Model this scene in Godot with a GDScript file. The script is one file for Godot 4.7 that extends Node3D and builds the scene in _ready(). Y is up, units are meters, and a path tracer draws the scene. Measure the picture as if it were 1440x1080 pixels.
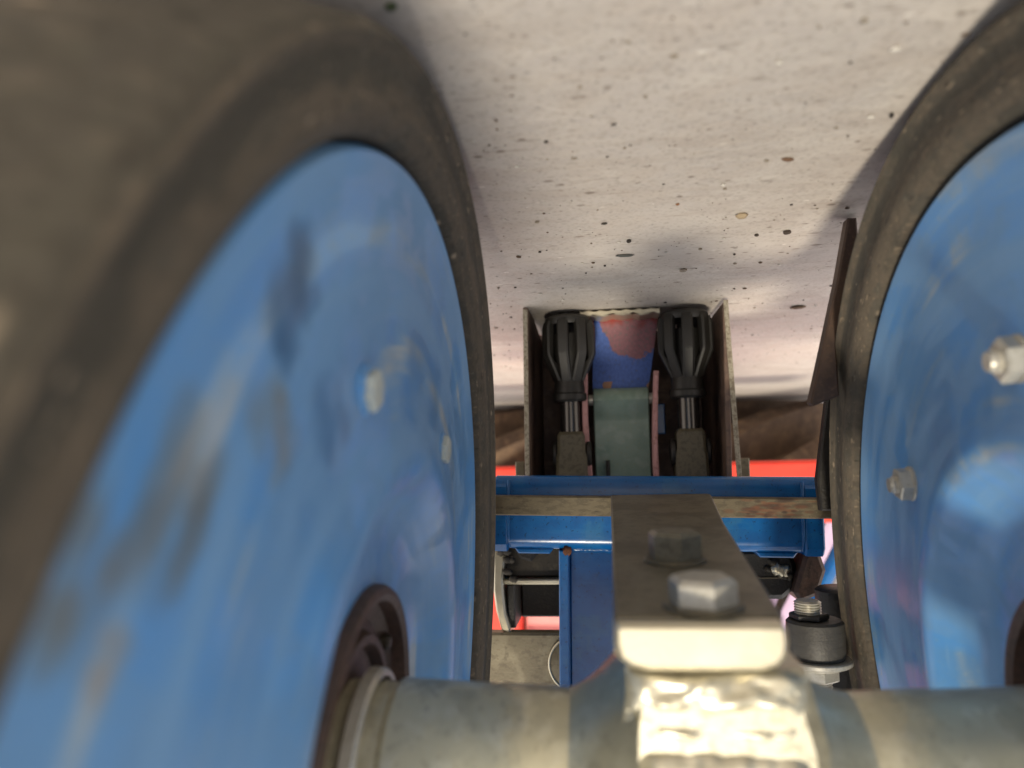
extends Node3D
# Underside of a blue farm implement, seen from a phone held upside down near a concrete floor.
# World: y up, floor at y = 0, the camera looks along -z and is rolled half a turn.

const CAM_H := 0.105
var M := {}                      # materials
var used := {}                   # names taken at top level
var rng := RandomNumberGenerator.new()

# ------------------------------------------------------------------ mesh builder
class MB:
	var v := PackedVector3Array()
	var n := PackedVector3Array()
	var t := PackedVector2Array()
	func tri(a: Vector3, b: Vector3, c: Vector3, na: Vector3, nb: Vector3, nc: Vector3, ua := Vector2.ZERO, ub := Vector2.ZERO, uc := Vector2.ZERO) -> void:
		if (b - a).cross(c - a).dot(na + nb + nc) > 0.0:      # front faces run clockwise
			v.append_array([a, c, b]); n.append_array([na, nc, nb]); t.append_array([ua, uc, ub])
		else:
			v.append_array([a, b, c]); n.append_array([na, nb, nc]); t.append_array([ua, ub, uc])
	func quad(a: Vector3, b: Vector3, c: Vector3, d: Vector3, nn: Array, uu: Array) -> void:
		tri(a, b, c, nn[0], nn[1], nn[2], uu[0], uu[1], uu[2])
		tri(a, c, d, nn[0], nn[2], nn[3], uu[0], uu[2], uu[3])
	func flat(a: Vector3, b: Vector3, c: Vector3, d: Vector3, out: Vector3, k := 1.0) -> void:
		var m := (b - a).cross(d - a).normalized()
		if m.length() < 0.5:
			m = (c - b).cross(d - b).normalized()
		if m.dot(out) < 0.0: m = -m
		quad(a, b, c, d, [m, m, m, m], [Vector2(a.x, a.y) * k, Vector2(b.x, b.y) * k, Vector2(c.x, c.y) * k, Vector2(d.x, d.y) * k])
	func mesh() -> ArrayMesh:
		var arr := []
		arr.resize(Mesh.ARRAY_MAX)
		arr[Mesh.ARRAY_VERTEX] = v; arr[Mesh.ARRAY_NORMAL] = n; arr[Mesh.ARRAY_TEX_UV] = t
		var am := ArrayMesh.new()
		am.add_surface_from_arrays(Mesh.PRIMITIVE_TRIANGLES, arr)
		return am

# a polygon in local XY pushed along local Z from d0 to d1, its rims chamfered; xf puts it in place
func prism(m: MB, given: Array, d0: float, d1: float, bevel := 0.0, xf := Transform3D.IDENTITY, smooth_deg := 25.0) -> void:
	var poly := PackedVector2Array(given)
	var area := 0.0
	for i in poly.size():
		area += poly[i].cross(poly[(i + 1) % poly.size()])
	if area < 0.0: poly.reverse()
	var k := poly.size()
	var en := []
	for i in k:
		var e := (poly[(i + 1) % k] - poly[i]).normalized()
		en.append(Vector2(e.y, -e.x))
	var inset := PackedVector2Array()
	for i in k:
		var a: Vector2 = en[(i + k - 1) % k]; var b: Vector2 = en[i]
		var mi := (a + b) / maxf(1.0 + a.dot(b), 0.3)
		inset.append(poly[i] - mi * bevel)
	var lim := cos(deg_to_rad(smooth_deg))
	var na := []; var nb := []          # normals at the start and the end of each edge
	for i in k:
		var p: Vector2 = en[(i + k - 1) % k]; var c: Vector2 = en[i]; var q: Vector2 = en[(i + 1) % k]
		na.append((p + c).normalized() if p.dot(c) > lim else c)
		nb.append((q + c).normalized() if q.dot(c) > lim else c)
	var B := xf.basis.orthonormalized()
	for i in k:
		var j := (i + 1) % k
		var A0: Vector3 = xf * Vector3(poly[i].x, poly[i].y, d0 + bevel); var A1: Vector3 = xf * Vector3(poly[j].x, poly[j].y, d0 + bevel)
		var C0: Vector3 = xf * Vector3(poly[i].x, poly[i].y, d1 - bevel); var C1: Vector3 = xf * Vector3(poly[j].x, poly[j].y, d1 - bevel)
		var n0: Vector3 = B * Vector3(na[i].x, na[i].y, 0); var n1: Vector3 = B * Vector3(nb[i].x, nb[i].y, 0)
		m.quad(A0, A1, C1, C0, [n0, n1, n1, n0], [poly[i], poly[j], poly[j], poly[i]])
		if bevel > 0.0:
			for s in [[d0, d0 + bevel, -1.0], [d1, d1 - bevel, 1.0]]:
				var I0: Vector3 = xf * Vector3(inset[i].x, inset[i].y, s[0]); var I1: Vector3 = xf * Vector3(inset[j].x, inset[j].y, s[0])
				var O0: Vector3 = xf * Vector3(poly[i].x, poly[i].y, s[1]); var O1: Vector3 = xf * Vector3(poly[j].x, poly[j].y, s[1])
				var w0: Vector3 = (n0 + B * Vector3(0, 0, s[2])).normalized(); var w1: Vector3 = (n1 + B * Vector3(0, 0, s[2])).normalized()
				m.quad(I0, I1, O1, O0, [w0, w1, w1, w0], [inset[i], inset[j], poly[j], poly[i]])
	var idx := Geometry2D.triangulate_polygon(inset)
	for s in [[d0, -1.0], [d1, 1.0]]:
		var w := B * Vector3(0, 0, s[1])
		for q in range(0, idx.size(), 3):
			var a := inset[idx[q]]; var b := inset[idx[q + 1]]; var c := inset[idx[q + 2]]
			m.tri(xf * Vector3(a.x, a.y, s[0]), xf * Vector3(b.x, b.y, s[0]), xf * Vector3(c.x, c.y, s[0]), w, w, w, a, b, c)

func block(m: MB, x0: float, x1: float, y0: float, y1: float, z0: float, z1: float, bevel := 0.0008, xf := Transform3D.IDENTITY) -> void:
	prism(m, [Vector2(x0, y0), Vector2(x1, y0), Vector2(x1, y1), Vector2(x0, y1)], z0, z1, bevel, xf)

# a profile of (radius, height) turned round local Y; the outside lies to the right of its run
func lathe(m: MB, prof: Array, segs := 48, xf := Transform3D.IDENTITY, crease := 38.0, a0 := 0.0, a1 := TAU) -> void:
	var k := prof.size() - 1
	var sn := []
	for i in k:
		var d: Vector2 = (prof[i + 1] - prof[i]).normalized()
		sn.append(Vector2(d.y, -d.x))
	var lim := cos(deg_to_rad(crease))
	var B := xf.basis.orthonormalized()
	for i in k:
		var n0: Vector2 = sn[i]; var n1: Vector2 = sn[i]
		if i > 0 and sn[i - 1].dot(sn[i]) > lim: n0 = (sn[i - 1] + sn[i]).normalized()
		if i < k - 1 and sn[i + 1].dot(sn[i]) > lim: n1 = (sn[i + 1] + sn[i]).normalized()
		var p: Vector2 = prof[i]; var q: Vector2 = prof[i + 1]
		for j in segs:
			var f0 := float(j) / segs; var f1 := float(j + 1) / segs
			var t0 := lerpf(a0, a1, f0); var t1 := lerpf(a0, a1, f1)
			var e0 := Vector3(cos(t0), 0, sin(t0)); var e1 := Vector3(cos(t1), 0, sin(t1))
			m.quad(xf * (e0 * p.x + Vector3(0, p.y, 0)), xf * (e1 * p.x + Vector3(0, p.y, 0)), xf * (e1 * q.x + Vector3(0, q.y, 0)), xf * (e0 * q.x + Vector3(0, q.y, 0)),
				[B * (e0 * n0.x + Vector3(0, n0.y, 0)), B * (e1 * n0.x + Vector3(0, n0.y, 0)), B * (e1 * n1.x + Vector3(0, n1.y, 0)), B * (e0 * n1.x + Vector3(0, n1.y, 0))],
				[Vector2(f0, p.x * 5.0), Vector2(f1, p.x * 5.0), Vector2(f1, q.x * 5.0), Vector2(f0, q.x * 5.0)])

func V(x: float, y: float) -> Vector2: return Vector2(x, y)

func rod_profile(r: float, a0: float, a1: float, c := 0.0006) -> Array:
	return [V(0, a0), V(r - c, a0), V(r, a0 + c), V(r, a1 - c), V(r - c, a1), V(0, a1)]

# a frame whose Y runs along dir, with its origin at o
func along(o: Vector3, dir: Vector3) -> Transform3D:
	var y := dir.normalized()
	var x := y.cross(Vector3(0, 0, 1) if absf(y.z) < 0.8 else Vector3(1, 0, 0)).normalized()
	return Transform3D(Basis(x, y, x.cross(y)), o)

# a frame whose Z runs along dir (for prisms)
func facing(o: Vector3, dir: Vector3, spin := 0.0) -> Transform3D:
	var z := dir.normalized()
	var x := Vector3(0, 1, 0).cross(z) if absf(z.y) < 0.9 else Vector3(1, 0, 0)
	x = (x - z * x.dot(z)).normalized()
	return Transform3D(Basis(x, z.cross(x), z).rotated(z, spin), o)

func tube(m: MB, pts: Array, rad, segs := 16, jitter := 0.0) -> void:
	var k := pts.size()
	var rings := []; var nors := []
	var up := Vector3(0, 0, 1)
	for i in k:
		var d: Vector3 = (pts[mini(i + 1, k - 1)] - pts[maxi(i - 1, 0)]).normalized()
		var x := d.cross(up if absf(d.dot(up)) < 0.9 else Vector3(1, 0, 0)).normalized()
		var y := x.cross(d)
		var r: float = rad[i] if rad is Array else rad
		var ring := []; var rn := []
		for j in segs:
			var a := TAU * j / segs
			var e := x * cos(a) + y * sin(a)
			ring.append(pts[i] + e * r * (1.0 + rng.randf_range(-jitter, jitter))); rn.append(e)
		rings.append(ring); nors.append(rn)
	for i in k - 1:
		for j in segs:
			var q := (j + 1) % segs
			m.quad(rings[i][j], rings[i][q], rings[i + 1][q], rings[i + 1][j], [nors[i][j], nors[i][q], nors[i + 1][q], nors[i + 1][j]], [V(0, 0), V(0, 0), V(0, 0), V(0, 0)])
	for s in [0, k - 1]:
		var w: Vector3 = (pts[s] - pts[1 if s == 0 else k - 2]).normalized()
		for j in segs:
			m.tri(pts[s], rings[s][j], rings[s][(j + 1) % segs], w, w, w)

# a run of weld: overlapping ripples along a line
func weld(m: MB, a: Vector3, b: Vector3, r: float, ripple := 0.0035, wob := 0.25) -> void:
	var steps := maxi(6, int((b - a).length() / ripple) * 4)
	var pts := []; var rad := []
	for i in steps + 1:
		var f := float(i) / steps
		pts.append(a.lerp(b, f) + Vector3(0, rng.randf_range(-1, 1), rng.randf_range(-1, 1)) * r * wob * 0.25)
		rad.append(r * (0.86 + 0.16 * absf(sin(f * steps * PI / 4.0)) + rng.randf_range(-wob, wob) * 0.25) * (0.55 if i == 0 or i == steps else 1.0))
	tube(m, pts, rad, 14)

func hexagon(across: float, spin := 0.0) -> Array:
	var o := []
	for i in 6:
		o.append(Vector2.from_angle(spin + TAU * i / 6.0) * across / sqrt(3.0))
	return o

# threaded shank along dir from o
func thread(m: MB, o: Vector3, dir: Vector3, r: float, length: float, pitch := 0.0016) -> void:
	var prof := [V(0, 0), V(r * 0.8, 0)]
	var a := 0.0004
	while a + pitch < length - 0.0004:
		prof.append(V(r * 0.86, a)); prof.append(V(r, a + pitch * 0.42)); prof.append(V(r, a + pitch * 0.58))
		a += pitch
	prof.append(V(r * 0.86, a)); prof.append(V(r * 0.8, length)); prof.append(V(0, length))
	lathe(m, prof, 24, along(o, dir), 20.0)

# ------------------------------------------------------------------ objects
func numbered(called: String) -> String:
	if not used.has(called):
		used[called] = 0
		return called
	used[called] += 1
	return "%s_%03d" % [called, used[called]]

func thing(called: String, label: String, category: String, base: Vector3, group := "", kind := "") -> Node3D:
	var o := Node3D.new()
	o.name = numbered(called); add_child(o); o.position = base
	o.set_meta("label", label); o.set_meta("category", category)
	if group: o.set_meta("group", group)
	if kind: o.set_meta("kind", kind)
	return o

# one mesh, modelled in world metres, under a thing (or a part of it)
func part(called: String, m, mat: Material, parent: Node3D, root: Node3D = null, label := "") -> MeshInstance3D:
	var o := MeshInstance3D.new()
	o.name = called; o.mesh = m.mesh() if m is MB else m; o.material_override = mat
	parent.add_child(o, true)
	if root == null: root = parent
	if parent == root: o.position = -root.position
	if label: o.set_meta("label", label)
	return o

# ------------------------------------------------------------------ textures
func noise(sd: int, freq: float, oct: int, w: int, h: int, kind := FastNoiseLite.TYPE_SIMPLEX_SMOOTH, warp := 0.0) -> Image:
	var f := FastNoiseLite.new()
	f.seed = sd; f.frequency = freq; f.fractal_octaves = oct; f.noise_type = kind; f.fractal_gain = 0.55
	if warp > 0.0:
		f.domain_warp_enabled = true; f.domain_warp_amplitude = warp; f.domain_warp_frequency = freq * 1.5
	var im := f.get_seamless_image(w, h)
	im.convert(Image.FORMAT_L8)
	return im

func stretched(sd: int, freq: float, oct: int, w: int, h: int, sx: int, sy: int) -> Image:
	var im := noise(sd, freq, oct, w / sx, h / sy)
	im.resize(w, h, Image.INTERPOLATE_CUBIC)
	return im

# layers: [noise image, low, high, colour, share]; spots: [x, y, rx, ry, colour, share]
func paint(w: int, h: int, base: Color, layers: Array, spots := []) -> Image:
	var r := PackedFloat32Array(); var g := PackedFloat32Array(); var b := PackedFloat32Array()
	r.resize(w * h); g.resize(w * h); b.resize(w * h)
	r.fill(base.r); g.fill(base.g); b.fill(base.b)
	for l in layers:
		var d: PackedByteArray = l[0].get_data()
		var lut := PackedFloat32Array(); lut.resize(256)
		for i in 256: lut[i] = smoothstep(l[1], l[2], i / 255.0) * l[4]
		var c: Color = l[3]
		for i in w * h:
			var a := lut[d[i]]
			if a > 0.004:
				r[i] += (c.r - r[i]) * a; g[i] += (c.g - g[i]) * a; b[i] += (c.b - b[i]) * a
	for s in spots:
		var c: Color = s[4]
		for yy in range(int(s[1] - s[3]), int(s[1] + s[3]) + 1):
			for xx in range(int(s[0] - s[2]), int(s[0] + s[2]) + 1):
				var q := Vector2((xx - s[0]) / s[2], (yy - s[1]) / s[3]).length()
				if q < 1.0 and (yy >= 0 and yy < h):
					var a: float = s[5] * smoothstep(1.0, 0.35, q)
					var i := yy * w + posmod(xx, w)
					r[i] += (c.r - r[i]) * a; g[i] += (c.g - g[i]) * a; b[i] += (c.b - b[i]) * a
	var out := PackedByteArray(); out.resize(w * h * 3)
	for i in w * h:
		out[i * 3] = int(clampf(r[i], 0, 1) * 255.0); out[i * 3 + 1] = int(clampf(g[i], 0, 1) * 255.0); out[i * 3 + 2] = int(clampf(b[i], 0, 1) * 255.0)
	return Image.create_from_data(w, h, false, Image.FORMAT_RGB8, out)

func tex(im: Image) -> ImageTexture:
	return ImageTexture.create_from_image(im)

func bump(im: Image, k: float) -> ImageTexture:
	var c: Image = im.duplicate()
	c.convert(Image.FORMAT_RGBA8)
	c.bump_map_to_normal_map(k)
	return ImageTexture.create_from_image(c)

# tiles: how often the texture repeats in a metre (0: the mesh's own UVs)
func mat(t: Texture2D, rough: float, metal := 0.0, tiles := 8.0, nm: Texture2D = null, nk := 1.0, rt: Texture2D = null) -> StandardMaterial3D:
	var m := StandardMaterial3D.new()
	m.albedo_texture = t; m.roughness = rough; m.metallic = metal
	if rt: m.roughness_texture = rt
	if nm:
		m.normal_enabled = true; m.normal_texture = nm; m.normal_scale = nk
	if tiles > 0.0:
		m.uv1_triplanar = true; m.uv1_scale = Vector3.ONE * tiles
	return m

func plain(c: Color, rough: float, metal := 0.0) -> StandardMaterial3D:
	var m := StandardMaterial3D.new()
	m.albedo_color = c; m.roughness = rough; m.metallic = metal
	return m

func C(r: int, g: int, b: int) -> Color: return Color(r / 255.0, g / 255.0, b / 255.0)

func make_materials() -> void:
	var S := 512
	var a := noise(11, 0.012, 4, S, S); var b := noise(12, 0.03, 4, S, S); var c := noise(13, 0.09, 3, S, S); var d := noise(14, 0.006, 5, S, S, FastNoiseLite.TYPE_SIMPLEX_SMOOTH, 30.0)
	var st := stretched(15, 0.05, 4, S, S, 8, 1)
	var nfine := bump(c, 3.0); var nmid := bump(b, 4.0)
	# bare steel under mill scale, oily and brown in places
	M.steel = mat(tex(paint(S, S, C(114, 107, 88), [[d, 0.42, 0.7, C(90, 82, 65), 0.8], [b, 0.55, 0.8, C(72, 64, 50), 0.5], [st, 0.6, 0.85, C(128, 120, 100), 0.35], [c, 0.68, 0.85, C(84, 66, 48), 0.4]])), 0.45, 0.2, 9.0, nfine, 0.07)
	M.dark_steel = mat(tex(paint(S, S, C(62, 56, 46), [[d, 0.45, 0.75, C(40, 36, 30), 0.8], [b, 0.6, 0.85, C(92, 84, 66), 0.5], [c, 0.7, 0.85, C(24, 22, 20), 0.6]])), 0.5, 0.2, 9.0, nfine, 0.15)
	M.rusty = mat(tex(paint(S, S, C(100, 80, 68), [[d, 0.4, 0.7, C(74, 60, 56), 0.8], [a, 0.5, 0.75, C(122, 102, 88), 0.6], [st, 0.6, 0.85, C(62, 50, 46), 0.5], [c, 0.68, 0.82, C(114, 82, 60), 0.35]])), 0.55, 0.1, 7.0, nmid, 0.1)
	M.dark_rust = mat(tex(paint(S, S, C(82, 64, 52), [[d, 0.4, 0.7, C(60, 46, 40), 0.8], [c, 0.6, 0.82, C(104, 78, 58), 0.5]])), 0.6, 0.1, 8.0, nmid, 0.1)
	M.rust_patch = mat(tex(paint(S, S, C(96, 58, 36), [[b, 0.45, 0.7, C(64, 40, 28), 0.8], [c, 0.6, 0.8, C(146, 92, 58), 0.6]])), 0.85, 0.0, 22.0, nmid, 0.8)
	M.bright_steel = mat(tex(paint(S, S, C(206, 198, 174), [[d, 0.4, 0.8, C(222, 214, 190), 0.6]]) ), 0.34, 0.7, 12.0, nfine, 0.06)
	M.zinc = mat(tex(paint(S, S, C(196, 192, 180), [[b, 0.5, 0.8, C(164, 158, 140), 0.5], [c, 0.7, 0.9, C(120, 110, 90), 0.4]])), 0.32, 0.35, 20.0, nfine, 0.06)
	# the axle's grey green paint, worn in bands
	M.axle = mat(tex(paint(S, S, C(208, 203, 176), [[d, 0.48, 0.62, C(156, 154, 134), 0.6], [b, 0.55, 0.8, C(228, 226, 208), 0.6], [c, 0.66, 0.85, C(124, 116, 98), 0.4]])), 0.30, 0.5, 5.0, nmid, 0.2)
	M.weld = mat(tex(paint(S, S, C(206, 200, 178), [[b, 0.5, 0.75, C(168, 162, 140), 0.6], [c, 0.65, 0.85, C(140, 130, 110), 0.25]])), 0.36, 0.65, 12.0, nmid, 0.08)
	# implement blue
	M.blue = mat(tex(paint(S, S, C(10, 88, 152), [[a, 0.45, 0.8, C(8, 74, 134), 0.6], [st, 0.55, 0.85, C(36, 104, 160), 0.35], [c, 0.74, 0.86, C(12, 36, 66), 0.7], [d, 0.66, 0.85, C(70, 110, 140), 0.4]])), 0.25, 0.0, 7.0, nmid, 0.05)
	M.green = mat(tex(paint(S, S, C(128, 148, 136), [[d, 0.45, 0.75, C(106, 130, 118), 0.7], [a, 0.55, 0.8, C(152, 166, 156), 0.5], [c, 0.72, 0.86, C(150, 138, 100), 0.6]])), 0.24, 0.0, 9.0, nfine, 0.04)
	M.pink = mat(tex(paint(S, S, C(176, 132, 130), [[d, 0.45, 0.75, C(150, 108, 108), 0.6], [b, 0.6, 0.85, C(110, 78, 74), 0.5]])), 0.6, 0.0, 10.0)
	M.plastic = mat(tex(paint(S, S, C(26, 25, 23), [[d, 0.5, 0.8, C(42, 40, 35), 0.5], [c, 0.65, 0.85, C(74, 68, 58), 0.3]])), 0.48, 0.0, 12.0, nfine, 0.15)
	M.black = mat(tex(paint(S, S, C(28, 26, 24), [[b, 0.5, 0.8, C(46, 42, 36), 0.6], [c, 0.7, 0.85, C(70, 62, 46), 0.3]])), 0.5, 0.0, 10.0, nfine, 0.3)
	M.bushing = mat(tex(paint(S, S, C(62, 60, 56), [[b, 0.5, 0.8, C(84, 80, 72), 0.5], [st, 0.6, 0.85, C(44, 42, 40), 0.5]])), 0.55, 0.0, 16.0, nfine, 0.3)
	M.nut = mat(tex(paint(S, S, C(200, 206, 196), [[b, 0.5, 0.7, C(150, 170, 186), 0.7], [c, 0.6, 0.8, C(130, 128, 116), 0.5]])), 0.45, 0.1, 30.0)
	var rs := []
	for i in 60:
		var gx := clampf(rng.randfn(0.16, 0.045), 0.02, 0.3) * 1024.0
		rs.append([gx, rng.randf_range(6, 122), rng.randf_range(8, 34), rng.randf_range(6, 22), [C(70, 42, 28), C(92, 54, 34), C(110, 68, 44), C(48, 32, 24)][i % 4], rng.randf_range(0.25, 0.7)])
	for i in 40:
		rs.append([rng.randf_range(0, 1024), rng.randf_range(0, 128), rng.randf_range(3, 26), rng.randf_range(2, 9), C(46, 38, 28), rng.randf_range(0.2, 0.6)])
	var bw := noise(41, 0.02, 4, 1024, 128); var bf := noise(42, 0.09, 3, 1024, 128)
	M.bar = mat(tex(paint(1024, 128, C(92, 83, 64), [[bw, 0.4, 0.7, C(74, 66, 50), 0.8], [bf, 0.6, 0.85, C(112, 102, 82), 0.5]], rs)), 0.5, 0.15, 0.0)
	M.bar.uv1_scale = Vector3(1.0 / 0.1982, 1.0 / 0.0114, 1); M.bar.uv1_offset = Vector3(0.1262 / 0.1982, -0.1332 / 0.0114, 0)
	M.grime = mat(tex(paint(S, S, C(100, 97, 86), [[d, 0.4, 0.7, C(70, 68, 60), 0.8], [b, 0.55, 0.8, C(130, 127, 112), 0.5]])), 0.6, 0.1, 9.0)
	M.edge = mat(tex(paint(S, S, C(150, 144, 128), [[b, 0.45, 0.7, C(110, 100, 84), 0.8], [c, 0.6, 0.8, C(90, 76, 60), 0.6]])), 0.45, 0.15, 14.0)
	M.dull_zinc = mat(tex(paint(S, S, C(126, 120, 102), [[b, 0.5, 0.75, C(98, 92, 78), 0.7], [c, 0.66, 0.85, C(72, 64, 50), 0.5]])), 0.4, 0.2, 14.0)
	M.clevis = mat(tex(paint(S, S, C(84, 78, 62), [[b, 0.5, 0.75, C(62, 57, 46), 0.7], [c, 0.66, 0.85, C(44, 38, 30), 0.5]])), 0.5, 0.1, 14.0, nfine, 0.1)
	M.chrome = plain(C(150, 144, 134), 0.2, 1.0)
	M.red = mat(tex(paint(S, S, C(226, 58, 38), [[a, 0.5, 0.8, C(206, 48, 34), 0.5], [c, 0.76, 0.9, C(180, 60, 48), 0.4]])), 0.45, 0.0, 3.0)
	M.salmon = mat(tex(paint(S, S, C(232, 150, 146), [[a, 0.5, 0.8, C(220, 132, 130), 0.5]])), 0.45, 0.0, 3.0)
	M.lilac = mat(tex(paint(S, S, C(196, 176, 204), [[a, 0.45, 0.8, C(170, 150, 186), 0.6]])), 0.6, 0.0, 2.0)
	M.white = plain(C(226, 220, 214), 0.35)
	M.mud_tyre = mat(tex(paint(S, S, C(104, 86, 70), [[d, 0.4, 0.7, C(74, 60, 50), 0.8], [a, 0.5, 0.8, C(142, 118, 90), 0.6], [c, 0.6, 0.85, C(48, 38, 32), 0.5]])), 0.9, 0.0, 3.0, nmid, 0.8)
	# worn nose plate: red over blue, dusty (own UVs: x, y in metres)
	var w := noise(31, 0.012, 2, 256, 256)
	M.nose = mat(tex(nose_image(w, noise(32, 0.06, 4, 256, 256))), 0.6, 0.0, 0.0)
	# gauge wheel discs: polar maps, one turn wide, 0.2 m tall
	M.disc = wheel_paint(51, [[-56.9, 0.151, 0.011, 0.009, C(108, 110, 108), 0.85], [-62.3, 0.163, 0.008, 0.007, C(112, 114, 112), 0.8], [-64.2, 0.153, 0.005, 0.004, C(146, 142, 140), 0.7],
		[-45.8, 0.134, 0.007, 0.009, C(116, 124, 128), 0.7], [-36.4, 0.151, 0.010, 0.009, C(44, 88, 126), 0.85], [-39.3, 0.147, 0.008, 0.008, C(48, 92, 134), 0.85], [-35.4, 0.119, 0.009, 0.009, C(64, 110, 158), 0.7]], 0.95, true)
	M.disc_streaked = wheel_paint(77, [], 1.1, false)
	# tyre rubber, dusty
	var tn := noise(61, 0.014, 5, 1024, 256, FastNoiseLite.TYPE_SIMPLEX_SMOOTH, 20.0)
	var tf := noise(62, 0.06, 4, 1024, 256)
	var ts := stretched(63, 0.05, 4, 1024, 256, 16, 1)
	var bands := Image.create(1024, 256, false, Image.FORMAT_L8)      # dust lies on the bead by the rim and on the outer ridge
	for y in 256:
		var q := y / 255.0
		var dv := 0.75 * smoothstep(0.06, 0.12, q) * smoothstep(0.60, 0.40, q) + 0.55 * smoothstep(0.60, 0.68, q) * smoothstep(0.80, 0.74, q) + 0.3 * smoothstep(0.88, 1.0, q)
		for x in 1024:
			var nz := tn.get_pixel(x, y).r
			bands.set_pixel(x, y, Color.WHITE * clampf(dv + (nz - 0.5) * 1.3, 0.0, 1.0))
	var cuts := []
	for i in 260:
		cuts.append([rng.randf() * 1024.0, rng.randf_range(8, 248), rng.randf_range(1.5, 9.0), rng.randf_range(1.2, 5.0), C(44, 40, 34) if i % 3 else C(186, 166, 140), rng.randf_range(0.3, 0.75)])
	var tim := paint(1024, 256, C(74, 71, 60), [[bands, 0.05, 0.65, C(136, 119, 98), 0.8], [ts, 0.5, 0.8, C(84, 80, 68), 0.5], [tn, 0.60, 0.74, C(86, 84, 75), 0.6], [tf, 0.6, 0.85, C(150, 134, 112), 0.4], [tf, 0.1, 0.32, C(54, 50, 44), 0.5]], cuts)
	M.tyre = mat(tex(tim), 0.85, 0.0, 0.0, bump(tf, 2.5), 0.55)
	M.tyre.uv1_scale = Vector3(3, 6, 1)
	M.hub = mat(tex(paint(S, S, C(82, 62, 52), [[b, 0.45, 0.7, C(56, 44, 38), 0.7], [c, 0.6, 0.85, C(120, 96, 80), 0.4], [d, 0.5, 0.8, C(66, 54, 48), 0.5]])), 0.6, 0.1, 14.0, nmid, 0.5)
	concrete()

func nose_image(w: Image, f: Image) -> Image:
	var im := Image.create(256, 256, false, Image.FORMAT_RGB8)
	for y in 256:
		for x in 256:
			var n := w.get_pixel(x, y).r; var g := f.get_pixel(x, y).r
			var px := x / 255.0 * 0.05; var py := y / 255.0 * 0.06       # metres over the plate
			var edge := 0.036 - 0.020 * pow(absf(px - 0.021) / 0.021, 3.0) + (n - 0.5) * 0.008
			var c := C(92, 122, 196).lerp(C(70, 98, 170), g)
			var worn := smoothstep(0.0016, -0.0016, py - edge + (g - 0.5) * 0.006)
			if worn > 0.0:
				var pk := C(164, 116, 124).lerp(C(132, 92, 102), g)
				c = c.lerp(pk.lerp(C(128, 122, 122), smoothstep(0.62, 0.75, g) * 0.6), worn)
				c = c.lerp(C(150, 56, 50), smoothstep(0.011, 0.002, py + (n - 0.5) * 0.01))
			if py > 0.053 and n > 0.55: c = C(170, 130, 104)
			im.set_pixel(x, y, c.lerp(C(120, 110, 106), smoothstep(0.7, 0.9, g) * 0.5))
	return im

func wheel_paint(sd: int, smudges: Array, dust: float, left: bool) -> StandardMaterial3D:
	var w := 2048; var h := 512
	var streak := stretched(sd, 0.035, 4, w, h, 16, 2)
	var patch := noise(sd + 1, 0.011, 5, w, h, FastNoiseLite.TYPE_SIMPLEX_SMOOTH, 40.0)
	var scr := stretched(sd + 2, 0.12, 3, w, h, 32, 1)
	var fine := noise(sd + 3, 0.12, 3, w, h)
	var big := noise(sd + 4, 0.004, 3, w, h)
	var spots := []
	for s in smudges:
		var ang := deg_to_rad(s[0])
		var u := fposmod(ang - PI / 2, TAU) / TAU if left else fposmod(atan2(-cos(ang), -sin(ang)), TAU) / TAU
		var k: float = s[1]
		for q in 26:
			spots.append([(u + rng.randf_range(-0.9, 0.9) * s[2] / (TAU * k)) * w, (k + rng.randf_range(-0.9, 0.9) * s[3]) * 5.0 * h, s[2] / (TAU * k) * w * rng.randf_range(0.4, 0.9), s[3] * 5.0 * h * rng.randf_range(0.35, 0.8), s[4], s[5] * 0.22])
	var im := paint(w, h, C(112, 166, 218), [[big, 0.35, 0.75, C(124, 180, 230), 0.8], [patch, 0.32, 0.68, C(164, 176, 186), dust * 0.8], [noise(sd + 7, 0.005, 3, w, h), 0.42, 0.66, C(138, 152, 166), dust * 0.6], [streak, 0.40, 0.85, C(196, 200, 202), dust * 0.8], [patch, 0.56, 0.80, C(176, 184, 190), dust * 0.5],
		[scr, 0.70, 0.90, C(214, 208, 196), dust * 0.45], [fine, 0.62, 0.86, C(190, 180, 168), dust * 0.4], [streak, 0.08, 0.36, C(70, 140, 210), 0.6]], spots)
	var rough := paint(w, h, Color(0.34, 0.34, 0.34), [[patch, 0.42, 0.72, Color(0.6, 0.6, 0.6), 1.0], [streak, 0.5, 0.75, Color(0.65, 0.65, 0.65), 0.8]])
	return mat(tex(im), 1.0, 0.0, 0.0, bump(patch, 1.0), 0.12, tex(rough))

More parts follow.
